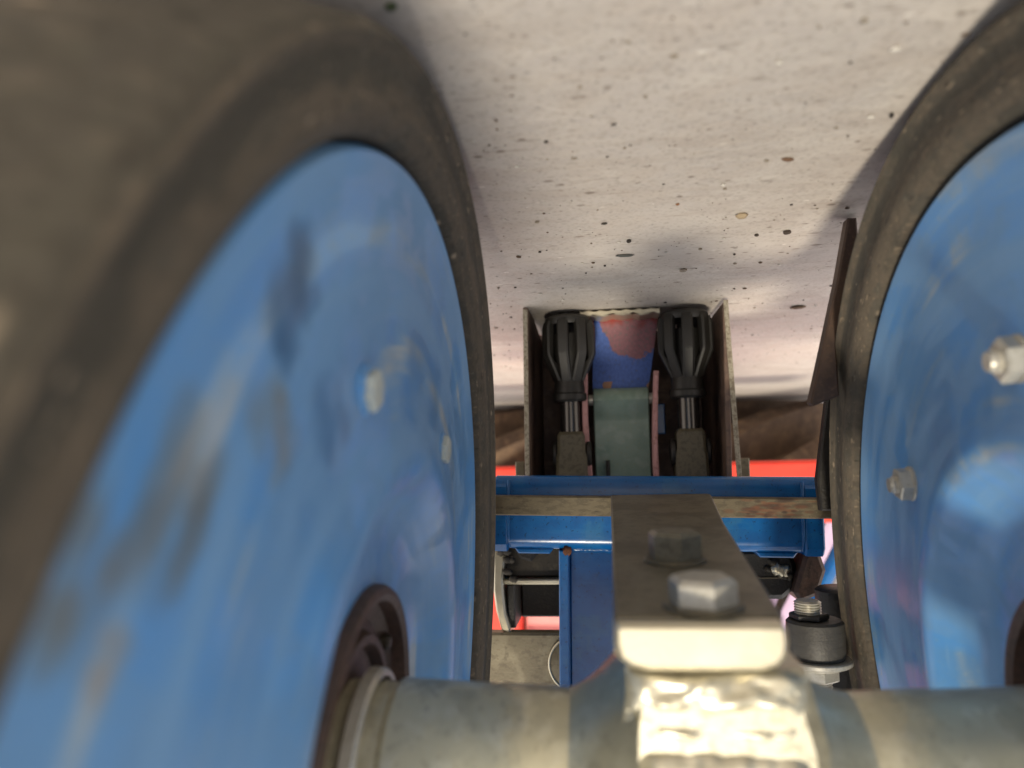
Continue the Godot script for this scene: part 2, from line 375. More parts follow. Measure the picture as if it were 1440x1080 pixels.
func concrete() -> void:
	var S := 2048
	var a := noise(71, 0.0022, 5, S, S, FastNoiseLite.TYPE_SIMPLEX_SMOOTH, 60.0)
	var b := noise(72, 0.012, 5, S, S)
	var c := noise(73, 0.09, 3, S, S)
	var st := stretched(74, 0.02, 4, S, S, 6, 1)
	var spots := []
	rng.seed = 5
	for i in 7000:                                   # pores and grains of dirt
		var r := 1.0 + 3.4 * pow(rng.randf(), 4.0)
		var dark := rng.randf() < 0.8
		spots.append([rng.randf() * S, rng.randf() * S, r * rng.randf_range(0.9, 2.2), r, C(84, 72, 62) if dark else C(236, 232, 224), rng.randf_range(0.15, 0.65)])
	for i in 420:                                    # short scrapes
		spots.append([rng.randf() * S, rng.randf() * S, rng.randf_range(6, 26), rng.randf_range(0.9, 1.8), C(120, 104, 92), rng.randf_range(0.2, 0.6)])
	var im := paint(S, S, C(158, 151, 146), [[a, 0.4, 0.7, C(182, 175, 167), 0.8], [a, 0.58, 0.80, C(146, 136, 128), 0.7], [b, 0.48, 0.8, C(150, 139, 131), 0.7], [st, 0.55, 0.8, C(140, 128, 119), 0.5], [c, 0.56, 0.80, C(112, 101, 93), 0.6], [c, 0.08, 0.36, C(208, 202, 194), 0.5]], spots)
	var hgt := noise(75, 0.05, 5, S / 2, S / 2)
	M.concrete = mat(tex(im), 0.82, 0.0, 1.0 / 0.9, bump(hgt, 3.0), 0.22)
	M.concrete.uv1_world_triplanar = true

# ------------------------------------------------------------------ gauge wheels
func gauge_wheel(centre: Vector3, nrm: Vector3, left: bool, label: String, disc_mat: Material, phases: Array, stud: float) -> void:
	# local frame: Y = inward normal, Z = up within the wheel's plane
	var y := nrm.normalized()
	var z := (Vector3.UP - y * y.y).normalized()
	var B := Basis(y.cross(z), y, z)
	var R := 0.1943
	var contact := centre - z * R
	var o := thing("gauge_wheel", label, "wheel", contact, "gauge wheels on the axle")
	o.basis = B
	var up := Vector3(0, 0, R)
	var put := func(called: String, m: MB, mt: Material, parent: Node3D) -> MeshInstance3D:
		var p := MeshInstance3D.new()
		p.name = called; p.mesh = m.mesh(); p.material_override = mt
		parent.add_child(p, true)
		if parent == o: p.position = up
		return p
	# pressed steel disc: rim lip, flat web, dish round the hub
	var d := MB.new()
	lathe(d, [V(0.1705, -0.009), V(0.1702, -0.002), V(0.1688, 0.0002), V(0.1665, 0.0), V(0.161, -0.0012), V(0.150, -0.0016), V(0.120, -0.0010), V(0.104, 0.0002), V(0.096, 0.0024), V(0.091, 0.0036), V(0.087, 0.0034), V(0.083, 0.0016), V(0.077, -0.0040), V(0.072, -0.0082), V(0.067, -0.0100), V(0.058, -0.0100), V(0.050, -0.0094),
		V(0.050, -0.016), V(0.16, -0.016), V(0.1705, -0.009)], 160, Transform3D.IDENTITY, 40.0)
	put.call("disc", d, disc_mat, o)
	# cushion tyre: groove by the rim, bead, flat sidewall, outer ridge, tread that slopes with the camber
	var t := MB.new()
	lathe(t, [V(0.168, -0.070), V(0.192, -0.070), V(0.1965, -0.064), V(0.1990, -0.050), V(0.2000, -0.028), V(0.1972, -0.008), V(0.1952, 0.0), V(0.1944, 0.0035), V(0.1940, 0.0058), V(0.1926, 0.0072), V(0.1912, 0.0080), V(0.1900, 0.0076), V(0.1888, 0.0062), V(0.186, 0.0057), V(0.181, 0.0054), V(0.1790, 0.0057), V(0.1770, 0.0055), V(0.1750, 0.0043), V(0.1735, 0.0030), V(0.1722, 0.0020), V(0.1714, -0.001), V(0.1712, -0.008), V(0.168, -0.012), V(0.168, -0.070)], 160, Transform3D.IDENTITY, 42.0)
	for i in t.v.size():                             # the tread is pressed flat where it stands
		var g := o.transform * (t.v[i] + up)
		if g.y < 0.0008:
			g.y = 0.0008
			t.v[i] = o.transform.affine_inverse() * g - up
	put.call("tyre", t, M.tyre, o)
	# hub: rusty dust-capped bearing in the dish
	var hb := MB.new()
	lathe(hb, [V(0.0500, -0.020), V(0.0500, -0.0076), V(0.0490, -0.0060), V(0.0470, -0.0056), V(0.0452, -0.0066), V(0.0445, -0.0110), V(0.0400, -0.0135), V(0.0365, -0.0130), V(0.0350, -0.0100), V(0.0325, -0.0100), V(0.0310, -0.0135), V(0.0, -0.0135)], 96, Transform3D.IDENTITY, 36.0)
	var hub: MeshInstance3D = put.call("hub", hb, M.hub, o)
	for i in 6:
		var aa := TAU * (i + 0.35) / 6.0
		var s := MB.new()
		var c := Vector3(cos(aa) * 0.0412, -0.0132, sin(aa) * 0.0412)
		lathe(s, [V(0.0026, 0.0), V(0.0026, 0.0026), V(0.0018, 0.0036), V(0.0, 0.0038)], 14, Transform3D(Basis.IDENTITY, c))
		put.call("hub_rivet", s, M.zinc if i % 3 == 0 else M.dark_steel, hub)
	# six rim bolts
	for k in phases:
		var ang := deg_to_rad(k[0])
		var c: Vector3 = Vector3(sin(ang) if left else -sin(ang), 0, -cos(ang)) * k[1]
		var nut := MB.new()
		var Zb := Transform3D(Basis(Vector3(1, 0, 0), Vector3(0, 0, -1), Vector3(0, 1, 0)).rotated(Vector3(0, 1, 0), k[0] * 0.7), c)
		prism(nut, hexagon(0.0092 if left else 0.0110), -0.002, 0.0027 if left else 0.0050, 0.0006, Zb)
		var nn: MeshInstance3D = put.call("rim_nut", nut, M.nut if left else M.zinc, o)
		var w := MB.new()
		lathe(w, [V(0.0066, -0.002), V(0.0066, 0.0002), V(0.0062, 0.0006), V(0.0, 0.0006)], 28, Transform3D(Basis.IDENTITY, c))
		put.call("washer", w, disc_mat if left else M.zinc, nn)
		if stud > 0.0:
			var sd := MB.new()
			thread(sd, c + Vector3(0, 0.003, 0), Vector3(0, 1, 0), 0.0034, stud, 0.0011)
			put.call("stud", sd, M.zinc, nn)

# ------------------------------------------------------------------ build
func _ready() -> void:
	rng.seed = 20
	# camera: phone upside down, so rolled half a turn
	var cam := Camera3D.new()
	cam.name = "camera"
	cam.transform = Transform3D(Basis(Vector3(-0.992, 0.0241, -0.1237), Vector3(-0.035, -0.9956, 0.0866), Vector3(-0.1211, 0.0903, 0.9885)).orthonormalized(), Vector3(0, CAM_H, 0))
	cam.near = 0.005; cam.far = 400.0
	var ca := CameraAttributesPhysical.new()
	ca.frustum_focal_length = 23.3
	ca.frustum_focus_distance = 0.41
	ca.exposure_aperture = 7.2
	ca.frustum_near = 0.005; ca.frustum_far = 400.0
	cam.attributes = ca
	cam.fov = rad_to_deg(2.0 * atan(540.0 / 1048.0))
	add_child(cam); cam.current = true
	# sky and sun
	var env := Environment.new()
	env.background_mode = Environment.BG_SKY
	var sky := ProceduralSkyMaterial.new()
	sky.sky_top_color = Color(0.90, 0.88, 0.86); sky.sky_horizon_color = Color(0.96, 0.93, 0.92); sky.sky_curve = 0.2
	sky.ground_bottom_color = Color(0.5, 0.47, 0.44); sky.ground_horizon_color = Color(0.75, 0.72, 0.70)
	sky.sun_angle_max = 1.0
	env.sky = Sky.new(); env.sky.sky_material = sky
	env.background_energy_multiplier = 1.4
	env.tonemap_mode = Environment.TONE_MAPPER_LINEAR
	env.tonemap_exposure = 1.4
	env.sdfgi_enabled = true; env.ssao_enabled = true; env.ssil_enabled = true
	var we := WorldEnvironment.new()
	we.name = "world_environment"; we.environment = env; add_child(we)
	var sun := DirectionalLight3D.new()
	sun.name = "sun"; sun.light_energy = 0.85; sun.light_angular_distance = 9.0; sun.light_color = Color(1.0, 0.95, 0.86); sun.shadow_enabled = true
	add_child(sun)
	sun.look_at_from_position(Vector3(0.085, 0.80, 1.0), Vector3.ZERO)
	make_materials()
	rng.seed = 21
	build_floor()
	build_background()
	build_wheels()
	build_axle()
	build_frame()
	build_chute()
	build_left_bracket()
	build_right_bracket()
	build_scraper()
	build_chips()

func build_floor() -> void:
	var f := MeshInstance3D.new()
	var p := PlaneMesh.new(); p.size = Vector2(600, 600)
	f.mesh = p; f.material_override = M.concrete; f.name = "concrete_floor"
	f.set_meta("kind", "structure"); f.set_meta("label", "pale grey dusty concrete floor with pores and scrapes")
	f.set_meta("category", "floor")
	add_child(f)

func build_wheels() -> void:
	gauge_wheel(Vector3(0.0643, 0.1939, -0.2169), Vector3(-0.9971, 0.0662, -0.0377), true, "blue gauge wheel with flush rim nuts and dark smudges, its hub in view",
		M.disc, [[-23.3, 0.1138], [32.5, 0.1073], [106.0, 0.111], [155.0, 0.111], [215.0, 0.111], [275.0, 0.111]], 0.0)
	gauge_wheel(Vector3(-0.1175, 0.1939, -0.2169), Vector3(0.9971, 0.0662, -0.0377), false, "blue gauge wheel with protruding studs and pale dust streaks, beside the rubber bushing",
		M.disc_streaked, [[-2.4, 0.1106], [50.6, 0.1151], [110.0, 0.111], [172.0, 0.111], [234.0, 0.111], [296.0, 0.111]], 0.0048)

func build_axle() -> void:
	var o := thing("axle_bracket", "silver cranked axle with welded block and tapered steel plate between the wheels", "axle", Vector3(-0.0266, 0.176, -0.2175))
	var mid := Vector3(-0.0266, 0.2004, -0.2206)
	for s in [[Vector3(0.0643, 0.1939, -0.2169), Vector3(-0.9971, 0.0662, -0.0377)], [Vector3(-0.1175, 0.1939, -0.2169), Vector3(0.9971, 0.0662, -0.0377)]]:
		var c: Vector3 = s[0]; var d: Vector3 = s[1]
		var m := MB.new()
		lathe(m, [V(0, -0.02), V(0.0225, -0.02), V(0.0225, 0.0), V(0.0238, 0.002), V(0.0240, 0.030), V(0.0243, 0.031), V(0.0243, 0.052), V(0.0240, 0.053), V(0.0240, 0.088), V(0, 0.088)], 72, along(c, d), 30.0)
		var st := part("axle_tube", m, M.axle, o)
		var r := MB.new()
		lathe(r, [V(0.0250, -0.009), V(0.0262, -0.0082), V(0.0262, -0.0050), V(0.0254, -0.004), V(0.0238, -0.004)], 72, along(c, d), 30.0)
		part("spacer_ring", r, M.zinc, st, o)
		st.get_child(0).position = Vector3.ZERO
		# fillet weld where the tube meets the block
		var w := MB.new()
		var ring := []; var rad := []
		var xf := along(c + d * 0.0715, d)
		for i in 49:
			var a := TAU * i / 48.0
			ring.append(xf * Vector3(cos(a) * 0.0245, 0, sin(a) * 0.0245)); rad.append(0.0042 * (0.9 + 0.2 * absf(sin(i * 1.3)) + rng.randf_range(-0.1, 0.1)))
		tube(w, ring, rad, 12)
		part("weld_bead", w, M.dark_steel, o)
	# block round the axle and its lumpy welds
	var b := MB.new()
	prism(b, [V(-0.0465, 0.1595), V(-0.0040, 0.1595), V(-0.0010, 0.178), V(-0.0010, 0.236), V(-0.0065, 0.2420), V(-0.0470, 0.2420), V(-0.0520, 0.236), V(-0.0510, 0.178)], -0.252, -0.190, 0.004)
	part("axle_block", b, M.weld, o)
	var fl := FastNoiseLite.new()
	fl.seed = 9; fl.frequency = 1.0; fl.fractal_octaves = 2
	var runs := [[0.1595, 0.1700, 0.0042], [0.1700, 0.1768, 0.0030], [0.1768, 0.1925, 0.0054], [0.1925, 0.2150, 0.0060]]
	for k in runs:                                   # each run of weld is a lumpy half-round pad
		var w := MB.new()
		var rows := 12; var cols := 44
		var grid := []
		for a in rows + 1:
			var row := []
			for c in cols + 1:
				var fy := float(a) / rows; var fx := float(c) / cols
				var x := lerpf(-0.0470, -0.0030, fx)
				var hy: float = lerpf(k[0], k[1], fy) + fl.get_noise_2d(fx * 3.0, k[0] * 7000.0) * 0.0011
				var dome := sqrt(maxf(0.0, 1.0 - pow(fy * 2.0 - 1.0, 2.0))) * sqrt(clampf(minf(fx, 1.0 - fx) * 9.0, 0.0, 1.0))
				var lump: float = 0.86 + 0.40 * fl.get_noise_2d(fx * 3.2, k[0] * 5000.0 + fy * 1.6)
				row.append(Vector3(x, hy, -0.1925 + dome * k[2] * lump))
			grid.append(row)
		for a in rows:
			for c in cols:
				var q := [grid[a][c], grid[a][c + 1], grid[a + 1][c + 1], grid[a + 1][c]]
				var nn := []
				for e in [[a, c], [a, c + 1], [a + 1, c + 1], [a + 1, c]]:
					var dx: Vector3 = grid[e[0]][mini(e[1] + 1, cols)] - grid[e[0]][maxi(e[1] - 1, 0)]
					var dy: Vector3 = grid[mini(e[0] + 1, rows)][e[1]] - grid[maxi(e[0] - 1, 0)][e[1]]
					nn.append(dx.cross(dy).normalized())
				m_quad(w, q, nn, [V(0, 0), V(0, 0), V(0, 0), V(0, 0)])
		part("weld_pad", w, M.weld, o)
	for q in [[Vector3(0.0643, 0.1939, -0.2169), Vector3(-0.9971, 0.0662, -0.0377), 0.041], [Vector3(-0.1175, 0.1939, -0.2169), Vector3(0.9971, 0.0662, -0.0377), 0.031]]:
		var g := MB.new()
		var pr := []
		for i in 9:
			var f := i / 8.0
			pr.append(V(0.0236 + (q[2] - 0.0236) * pow(f, 1.9), 0.0470 + 0.0200 * f))
		pr.append(V(0.0236, 0.0680))
		var rev := []
		for i in pr.size(): rev.append(V(pr[i].x, pr[i].y))
		lathe(g, rev, 60, along(q[0], q[1]), 40.0)
		part("flared_fillet", g, M.axle, o)
	# tapered plate: its underside faces the floor; slopes down away from the camera
	var slope := atan(0.0596)
	var xf := Transform3D(Basis(Vector3(1, 0, 0), Vector3(0, 0, -1), Vector3(0, 1, 0)), Vector3(0, 0.1467, -0.185))   # local x, y = away, z = up
	xf = Transform3D(Basis(Vector3(1, 0, 0), Vector3(0, -sin(slope), -cos(slope)), Vector3(0, cos(slope), -sin(slope))), Vector3(0, 0.1467, -0.185))
	var p := MB.new()
	prism(p, [V(-0.0006, 0.0064), V(-0.0022, 0.255), V(-0.0570, 0.255), V(-0.0585, 0.2525), V(-0.0572, 0.235), V(-0.0500, 0.152), V(-0.0418, 0.010), V(-0.0412, 0.0064)], 0.0, 0.0102, 0.0008, xf)
	var pl := part("tapered_plate", p, M.steel, o)
	var e := MB.new()                                # bright sawn end of the plate
	prism(e, [V(-0.0398, 0.0), V(-0.0016, 0.0), V(-0.0006, 0.0012), V(-0.0006, 0.0050), V(-0.0016, 0.0082), V(-0.0042, 0.0102), V(-0.0085, 0.0110), V(-0.0345, 0.0108), V(-0.0385, 0.0096), V(-0.0404, 0.0074), V(-0.0410, 0.0045), V(-0.0408, 0.0012)], -0.0066, 0.0006, 0.0012, Transform3D(Basis(Vector3(1, 0, 0), Vector3(0, 1, 0), Vector3(0, 0, 1)), Vector3(0, 0.1467, -0.185)))
	part("sawn_end", e, M.bright_steel, pl, o).position = Vector3.ZERO
	for k in [[-0.0218, 0.072, 0.0155, 0.0100, "dark"], [-0.0235, 0.0150, 0.0152, 0.0078, "zinc"]]:
		var h := MB.new()
		var at := xf * Transform3D(Basis.IDENTITY, Vector3(k[0], k[1], 0))
		prism(h, hexagon(k[2], 0.32 if k[4] == "zinc" else 0.36), -k[3], 0.0, 0.0012, at)
		var hd := part("bolt_head", h, M.zinc if k[4] == "zinc" else M.dull_zinc, o)
		var w := MB.new()
		lathe(w, [V(0.0, -0.0012), V(0.0098, -0.0012), V(0.0103, -0.0006), V(0.0103, 0.0)], 36, at * Transform3D(Basis(Vector3(1, 0, 0), Vector3(0, 0, 1), Vector3(0, -1, 0)), Vector3.ZERO))
		part("washer", w, M.steel, hd, o)

func build_frame() -> void:
	var base := Vector3(-0.0272, 0.1218, -0.478)
	var o := thing("frame_beam", "blue painted frame beam with welded post, crossing between the wheels", "beam", base)
	o.rotation.z = -0.0243
	var X := Transform3D(Basis(Vector3(0, 0, 1), Vector3(0, 1, 0), Vector3(-1, 0, 0)), Vector3.ZERO)   # local x = z, y = y, z = -x
	var prof := []
	for c in [[-0.4635, 0.1303, -PI / 2], [-0.4615, 0.1593, 0.0], [-0.4930, 0.1593, PI / 2], [-0.4930, 0.1303, PI]]:
		var r := 0.0085 if c[2] == -PI / 2 else 0.0068
		for i in 7:
			var a: float = c[2] + i / 6.0 * PI / 2
			prof.append(V(c[0] + cos(a) * r, c[1] + sin(a) * r))
	var m := MB.new()
	prism(m, prof, -0.069, 0.1235, 0.0015, X, 30.0)
	var bm := part("beam_tube", m, M.blue, o)
	for x in [-0.1130, 0.0590]:                      # weld seams of the end pieces
		var w := MB.new()
		tube(w, [Vector3(x, 0.1245, -0.4552), Vector3(x, 0.131, -0.4546), Vector3(x + 0.0004, 0.145, -0.4544), Vector3(x, 0.158, -0.4544), Vector3(x, 0.1648, -0.4575)], 0.0011, 10)
		part("weld_seam", w, M.blue, bm, o)
	for x in [-0.0985, 0.0440]:
		var g := MB.new()
		prism(g, [V(x - 0.012, 0.1655), V(x + 0.012, 0.1655), V(x + 0.0095, 0.1688), V(x - 0.0095, 0.1688)], -0.486, -0.458, 0.0008)
		part("gusset", g, M.blue, o)
	var cap := MB.new()
	prism(cap, [V(-0.4950, 0.1232), V(-0.4600, 0.1232), V(-0.4536, 0.1285), V(-0.4530, 0.163), V(-0.4565, 0.1675), V(-0.4950, 0.1675)], 0.1135, 0.1246, 0.001, X)
	part("end_cap", cap, M.blue, o)
	cap = MB.new()
	prism(cap, [V(-0.4950, 0.1232), V(-0.4600, 0.1232), V(-0.4536, 0.1285), V(-0.4530, 0.163), V(-0.4565, 0.1675), V(-0.4950, 0.1675)], -0.070, -0.0595, 0.001, X)
	part("end_cap", cap, M.blue, o)
	# welded post: one narrow flange towards the camera and a web set back
	var po := MB.new()
	block(po, 0.0232, 0.0288, 0.1664, 0.300, -0.500, -0.4555, 0.0006)
	var post := part("post_flange", po, M.blue, o)
	var wb := MB.new()
	block(wb, -0.040, 0.0230, 0.1640, 0.300, -0.500, -0.481, 0.0006)
	part("post_web", wb, M.blue, o)
	var w := MB.new()
	weld(w, Vector3(0.0215, 0.1672, -0.4725), Vector3(-0.004, 0.1672, -0.4725), 0.0026, 0.004, 0.5)
	part("weld_bead", w, M.blue, post, o)
	w = MB.new()
	weld(w, Vector3(0.0262, 0.1662, -0.4562), Vector3(0.0225, 0.1672, -0.4585), 0.0032, 0.003, 0.3)
	part("weld_bead", w, M.rust_patch, post, o)
	for c in post.get_children(): c.position = Vector3.ZERO
	# the mounting head that the post carries, above the axle; it shades what is under it
	var tb := thing("mounting_head", "blue mounting head of the implement, above the post and axle", "mounting head", Vector3(-0.02, 0.42, -0.32))
	var tm := MB.new()
	block(tm, -0.115, 0.065, 0.42, 0.50, -0.53, -0.14, 0.006)
	part("head_box", tm, M.blue, tb)
	tm = MB.new()
	block(tm, -0.045, 0.030, 0.30, 0.4195, -0.502, -0.455, 0.002)
	part("head_clamp", tm, M.blue, tb)
	# flat steel bar in front of the beam
	var s := thing("steel_bar", "flat bare steel bar in front of the blue beam, rusty at one end", "bar", Vector3(-0.0272, 0.1332, -0.448))
	s.rotation.z = -0.0243
	var sb := MB.new()
	block(sb, -0.1262, 0.072, 0.1332, 0.1446, -0.4530, -0.4415, 0.0008)
	part("bar", sb, M.bar, s)
func knob(x: float, z: float, label: String, spin: float) -> void:
	var o := thing("adjuster_knob", label, "knob", Vector3(x, 0.004, z), "black knobs hanging in the chute")
	var at := Vector3(x, 0, z)
	var c := MB.new()
	lathe(c, [V(0.0, 0.0045), V(0.0150, 0.0045), V(0.0172, 0.0062), V(0.0176, 0.0090), V(0.0168, 0.0112), V(0.0138, 0.0112), V(0.0130, 0.0080), V(0.0, 0.0080)], 48, Transform3D(Basis.IDENTITY, at))
	var hd := part("knob_cap", c, M.plastic, o)
	for i in 8:
		var r := MB.new()
		var xf := Transform3D(Basis(Vector3.UP, spin + TAU * i / 8.0), at)
		prism(r, [V(0.0136, 0.0090), V(0.0150, 0.0365), V(0.0085, 0.0450), V(0.0085, 0.0540), V(0.0112, 0.0540), V(0.0196, 0.0350), V(0.0201, 0.0325), V(0.0200, 0.0130), V(0.0182, 0.0080)], -0.0040, 0.0040, 0.0012, xf)
		part("rib", r, M.plastic, o)
	var k := MB.new()
	lathe(k, [V(0.0, 0.018), V(0.0118, 0.018), V(0.0124, 0.0195), V(0.0118, 0.042), V(0.0108, 0.0515), V(0.0116, 0.0565), V(0.0118, 0.0625), V(0.0130, 0.0635), V(0.0130, 0.0675), V(0.0118, 0.0690), V(0.0, 0.0690)], 40, Transform3D(Basis.IDENTITY, at))
	part("neck", k, M.plastic, o)
	var s := MB.new()
	lathe(s, rod_profile(0.0080, 0.068, 0.098), 40, Transform3D(Basis.IDENTITY, at))
	part("spindle", s, M.chrome_dark, o)
	var b := MB.new()
	prism(b, [V(x - 0.0082, 0.0915), V(x + 0.0082, 0.0915), V(x + 0.0100, 0.0945), V(x + 0.0102, 0.106), V(x + 0.0112, 0.110), V(x + 0.0124, 0.150), V(x - 0.0124, 0.150), V(x - 0.0112, 0.110), V(x - 0.0102, 0.106), V(x - 0.0100, 0.0945)], z - 0.011, z + 0.0125, 0.0022)
	part("clevis", b, M.clevis, o)
	for sx in [-1.0, 1.0]:
		var p := MB.new()
		lathe(p, rod_profile(0.0098, 0.0, 0.0042, 0.0012), 28, along(Vector3(x + sx * 0.0102, 0.108, z), Vector3(sx, 0, 0)))
		part("pin_head", p, M.black, o)

func build_chute() -> void:
	# steel sided chute that stands over the floor behind the beam
	var o := thing("steel_chute", "open fronted steel chute with two flat side plates standing on the concrete", "chute", Vector3(-0.016, 0.001, -0.60))
	var YZ := Transform3D(Basis(Vector3(0, 0, 1), Vector3(0, 1, 0), Vector3(-1, 0, 0)), Vector3.ZERO)
	var l := MB.new()
	prism(l, [V(-0.535, 0.0012), V(-0.535, 0.190), V(-0.70, 0.190), V(-0.70, 0.012), V(-0.585, 0.0012)], -0.0563, -0.0527, 0.0005, YZ * Transform3D(Basis(Vector3(1, 0, 0), -0.012), Vector3(0, 0, 0)))
	part("side_plate", l, M.rusty, o)
	var r := MB.new()
	prism(r, [V(-0.535, 0.0012), V(-0.535, 0.190), V(-0.70, 0.190), V(-0.70, 0.012), V(-0.585, 0.0012)], 0.0862, 0.0900, 0.0005, YZ * Transform3D(Basis(Vector3(1, 0, 0), -0.026), Vector3(0, 0, 0)))
	part("side_plate", r, M.rusty, o)
	for k in [[0.0529, 0.0561, 0.012], [-0.0864, -0.0898, -0.026]]:      # bare front edges
		var e := MB.new()
		prism(e, [V(k[0], 0.0018), V(k[1], 0.0018), V(k[1] + 0.188 * k[2], 0.188), V(k[0] + 0.188 * k[2], 0.188)], -0.5352, -0.5344, 0.0002)
		part("bare_edge", e, M.edge, o)
	var bk := MB.new()
	block(bk, -0.0905, 0.0565, 0.0012, 0.190, -0.668, -0.664, 0.0004)
	part("back_plate", bk, M.rusty, o)
	var tp := MB.new()
	block(tp, -0.094, 0.060, 0.1905, 0.195, -0.703, -0.536, 0.0006)
	part("top_plate", tp, M.rusty, o)
	for s in [[0.0588, 0.0660, 0.1125], [-0.1010, -0.0930, 0.1135]]:
		var tb := MB.new()
		block(tb, s[0], s[1], s[2], 0.170, -0.552, -0.546, 0.0008)
		part("edge_tab", tb, M.steel, o)
	M.chrome_dark = plain(C(86, 84, 82), 0.22, 0.9)
	knob(0.0247, -0.560, "black ribbed plastic knob with a spindle, beside the left chute plate and green lug", 0.2)
	knob(-0.0617, -0.560, "black ribbed plastic knob with a spindle, nearest the wheel with protruding studs", 0.0)
	# worn shoe plate between the knobs
	var n := thing("worn_shoe", "blue shoe plate with worn dusty red paint and a bright torn lower lip", "shoe", Vector3(-0.019, 0.001, -0.59))
	var f := MB.new()
	var W := 18; var H := 14
	for i in W:
		for j in H:
			var q := []; var nn := []; var uu := []
			for d in [[0, 0], [1, 0], [1, 1], [0, 1]]:
				var fx := float(i + d[0]) / W; var fy := float(j + d[1]) / H
				var x := lerpf(-0.0445 + 0.010 * fy, 0.0060 + 0.0022 * fy, fx)
				var y := lerpf(0.0020, 0.0610, fy)
				var bow := 0.006 * (1.0 - pow(fx * 2.0 - 1.0, 2.0)) + 0.004 * sin(fy * PI)
				q.append(Vector3(x, y, -0.585 + bow)); nn.append(Vector3(0.5 * (fx - 0.5), 0.0, 1.0).normalized())
				uu.append(V((x + 0.0445) / 0.05, y / 0.06))
			m_quad(f, q, nn, uu)
			var back := []
			for p in q: back.append(p - Vector3(0, 0, 0.012))
			m_quad(f, back, [Vector3(0, 0, -1), Vector3(0, 0, -1), Vector3(0, 0, -1), Vector3(0, 0, -1)], uu)
	part("shoe_face", f, M.nose, n)
	var lip := MB.new()
	var pl := []
	for i in 25:
		var x := lerpf(0.0155, -0.0440, i / 24.0)
		pl.append(V(x, 0.0052 + 0.0007 * sin(i * 1.1) + rng.randf_range(-0.0004, 0.0004)))
	for i in 25:
		var x := lerpf(-0.0440, 0.0155, i / 24.0)
		pl.append(V(x, 0.0012 + 0.0004 * sin(i * 1.7)))
	prism(lip, pl, -0.580, -0.5555, 0.0006)
	part("bright_lip", lip, M.bright_steel, n)
	# green lug with its barrel end and pin, pink straps at its sides
	var g := thing("green_lug", "dull green lug with rounded barrel end, hanging above the worn shoe", "lug", Vector3(-0.013, 0.0585, -0.575))
	var gp := []
	for i in 13:
		var a := PI + PI * i / 12.0
		gp.append(V(-0.5760 + cos(a) * 0.0098, 0.0680 + sin(a) * 0.0098))
	gp.append(V(-0.5692, 0.0735)); gp.append(V(-0.5722, 0.078)); gp.append(V(-0.5738, 0.084)); gp.append(V(-0.5738, 0.185)); gp.append(V(-0.5800, 0.185)); gp.append(V(-0.5800, 0.082)); gp.append(V(-0.5850, 0.077))
	var gm := MB.new()
	prism(gm, gp, -0.0078, 0.0340, 0.0008, YZ, 30.0)
	part("lug_plate", gm, M.green, g)
	var pin := MB.new()
	lathe(pin, rod_profile(0.0042, -0.0118, 0.0412, 0.0008), 24, along(Vector3(0, 0.0672, -0.575), Vector3(-1, 0, 0)))
	part("lug_pin", pin, M.zinc, g)
	var slot := MB.new()
	block(slot, -0.0032, -0.0004, 0.1135, 0.150, -0.5745, -0.5700, 0.0006)
	part("slot_tongue", slot, M.black, g)
	for s in [1, -1]:
		var sp := thing("pink_strap", "thin faded pink strap on the green lug, " + ("touching the knob left of it" if s == 1 else "bowed away from the lug"), "strap", Vector3(0.011 if s == 1 else -0.036, 0.050, -0.560), "straps beside the green lug")
		var m := MB.new()
		var pts := []
		for i in 9:
			var y := lerpf(0.048, 0.185, i / 8.0)
			var x := (0.0150 if s == 1 else -0.0378) + (0.0012 * sin(i * 0.8) if s == 1 else 0.0035 * sin(i / 8.0 * PI))
			pts.append(V(x, y))
		for i in 9:
			pts.append(V(pts[8 - i].x - (0.0052 if s == 1 else 0.0046) * (1.0 - 0.03 * i), pts[8 - i].y))
		prism(m, pts, -0.566, -0.556, 0.0008)
		part("strap_band", m, M.pink, sp)
	var bb := MB.new()
	block(bb, -0.0478, -0.0395, 0.070, 0.094, -0.606, -0.600, 0.0008)
	part("blue_backing", bb, M.blue, n)

func m_quad(m: MB, q: Array, nn: Array, uu: Array) -> void:
	m.quad(q[0], q[1], q[2], q[3], nn, uu)

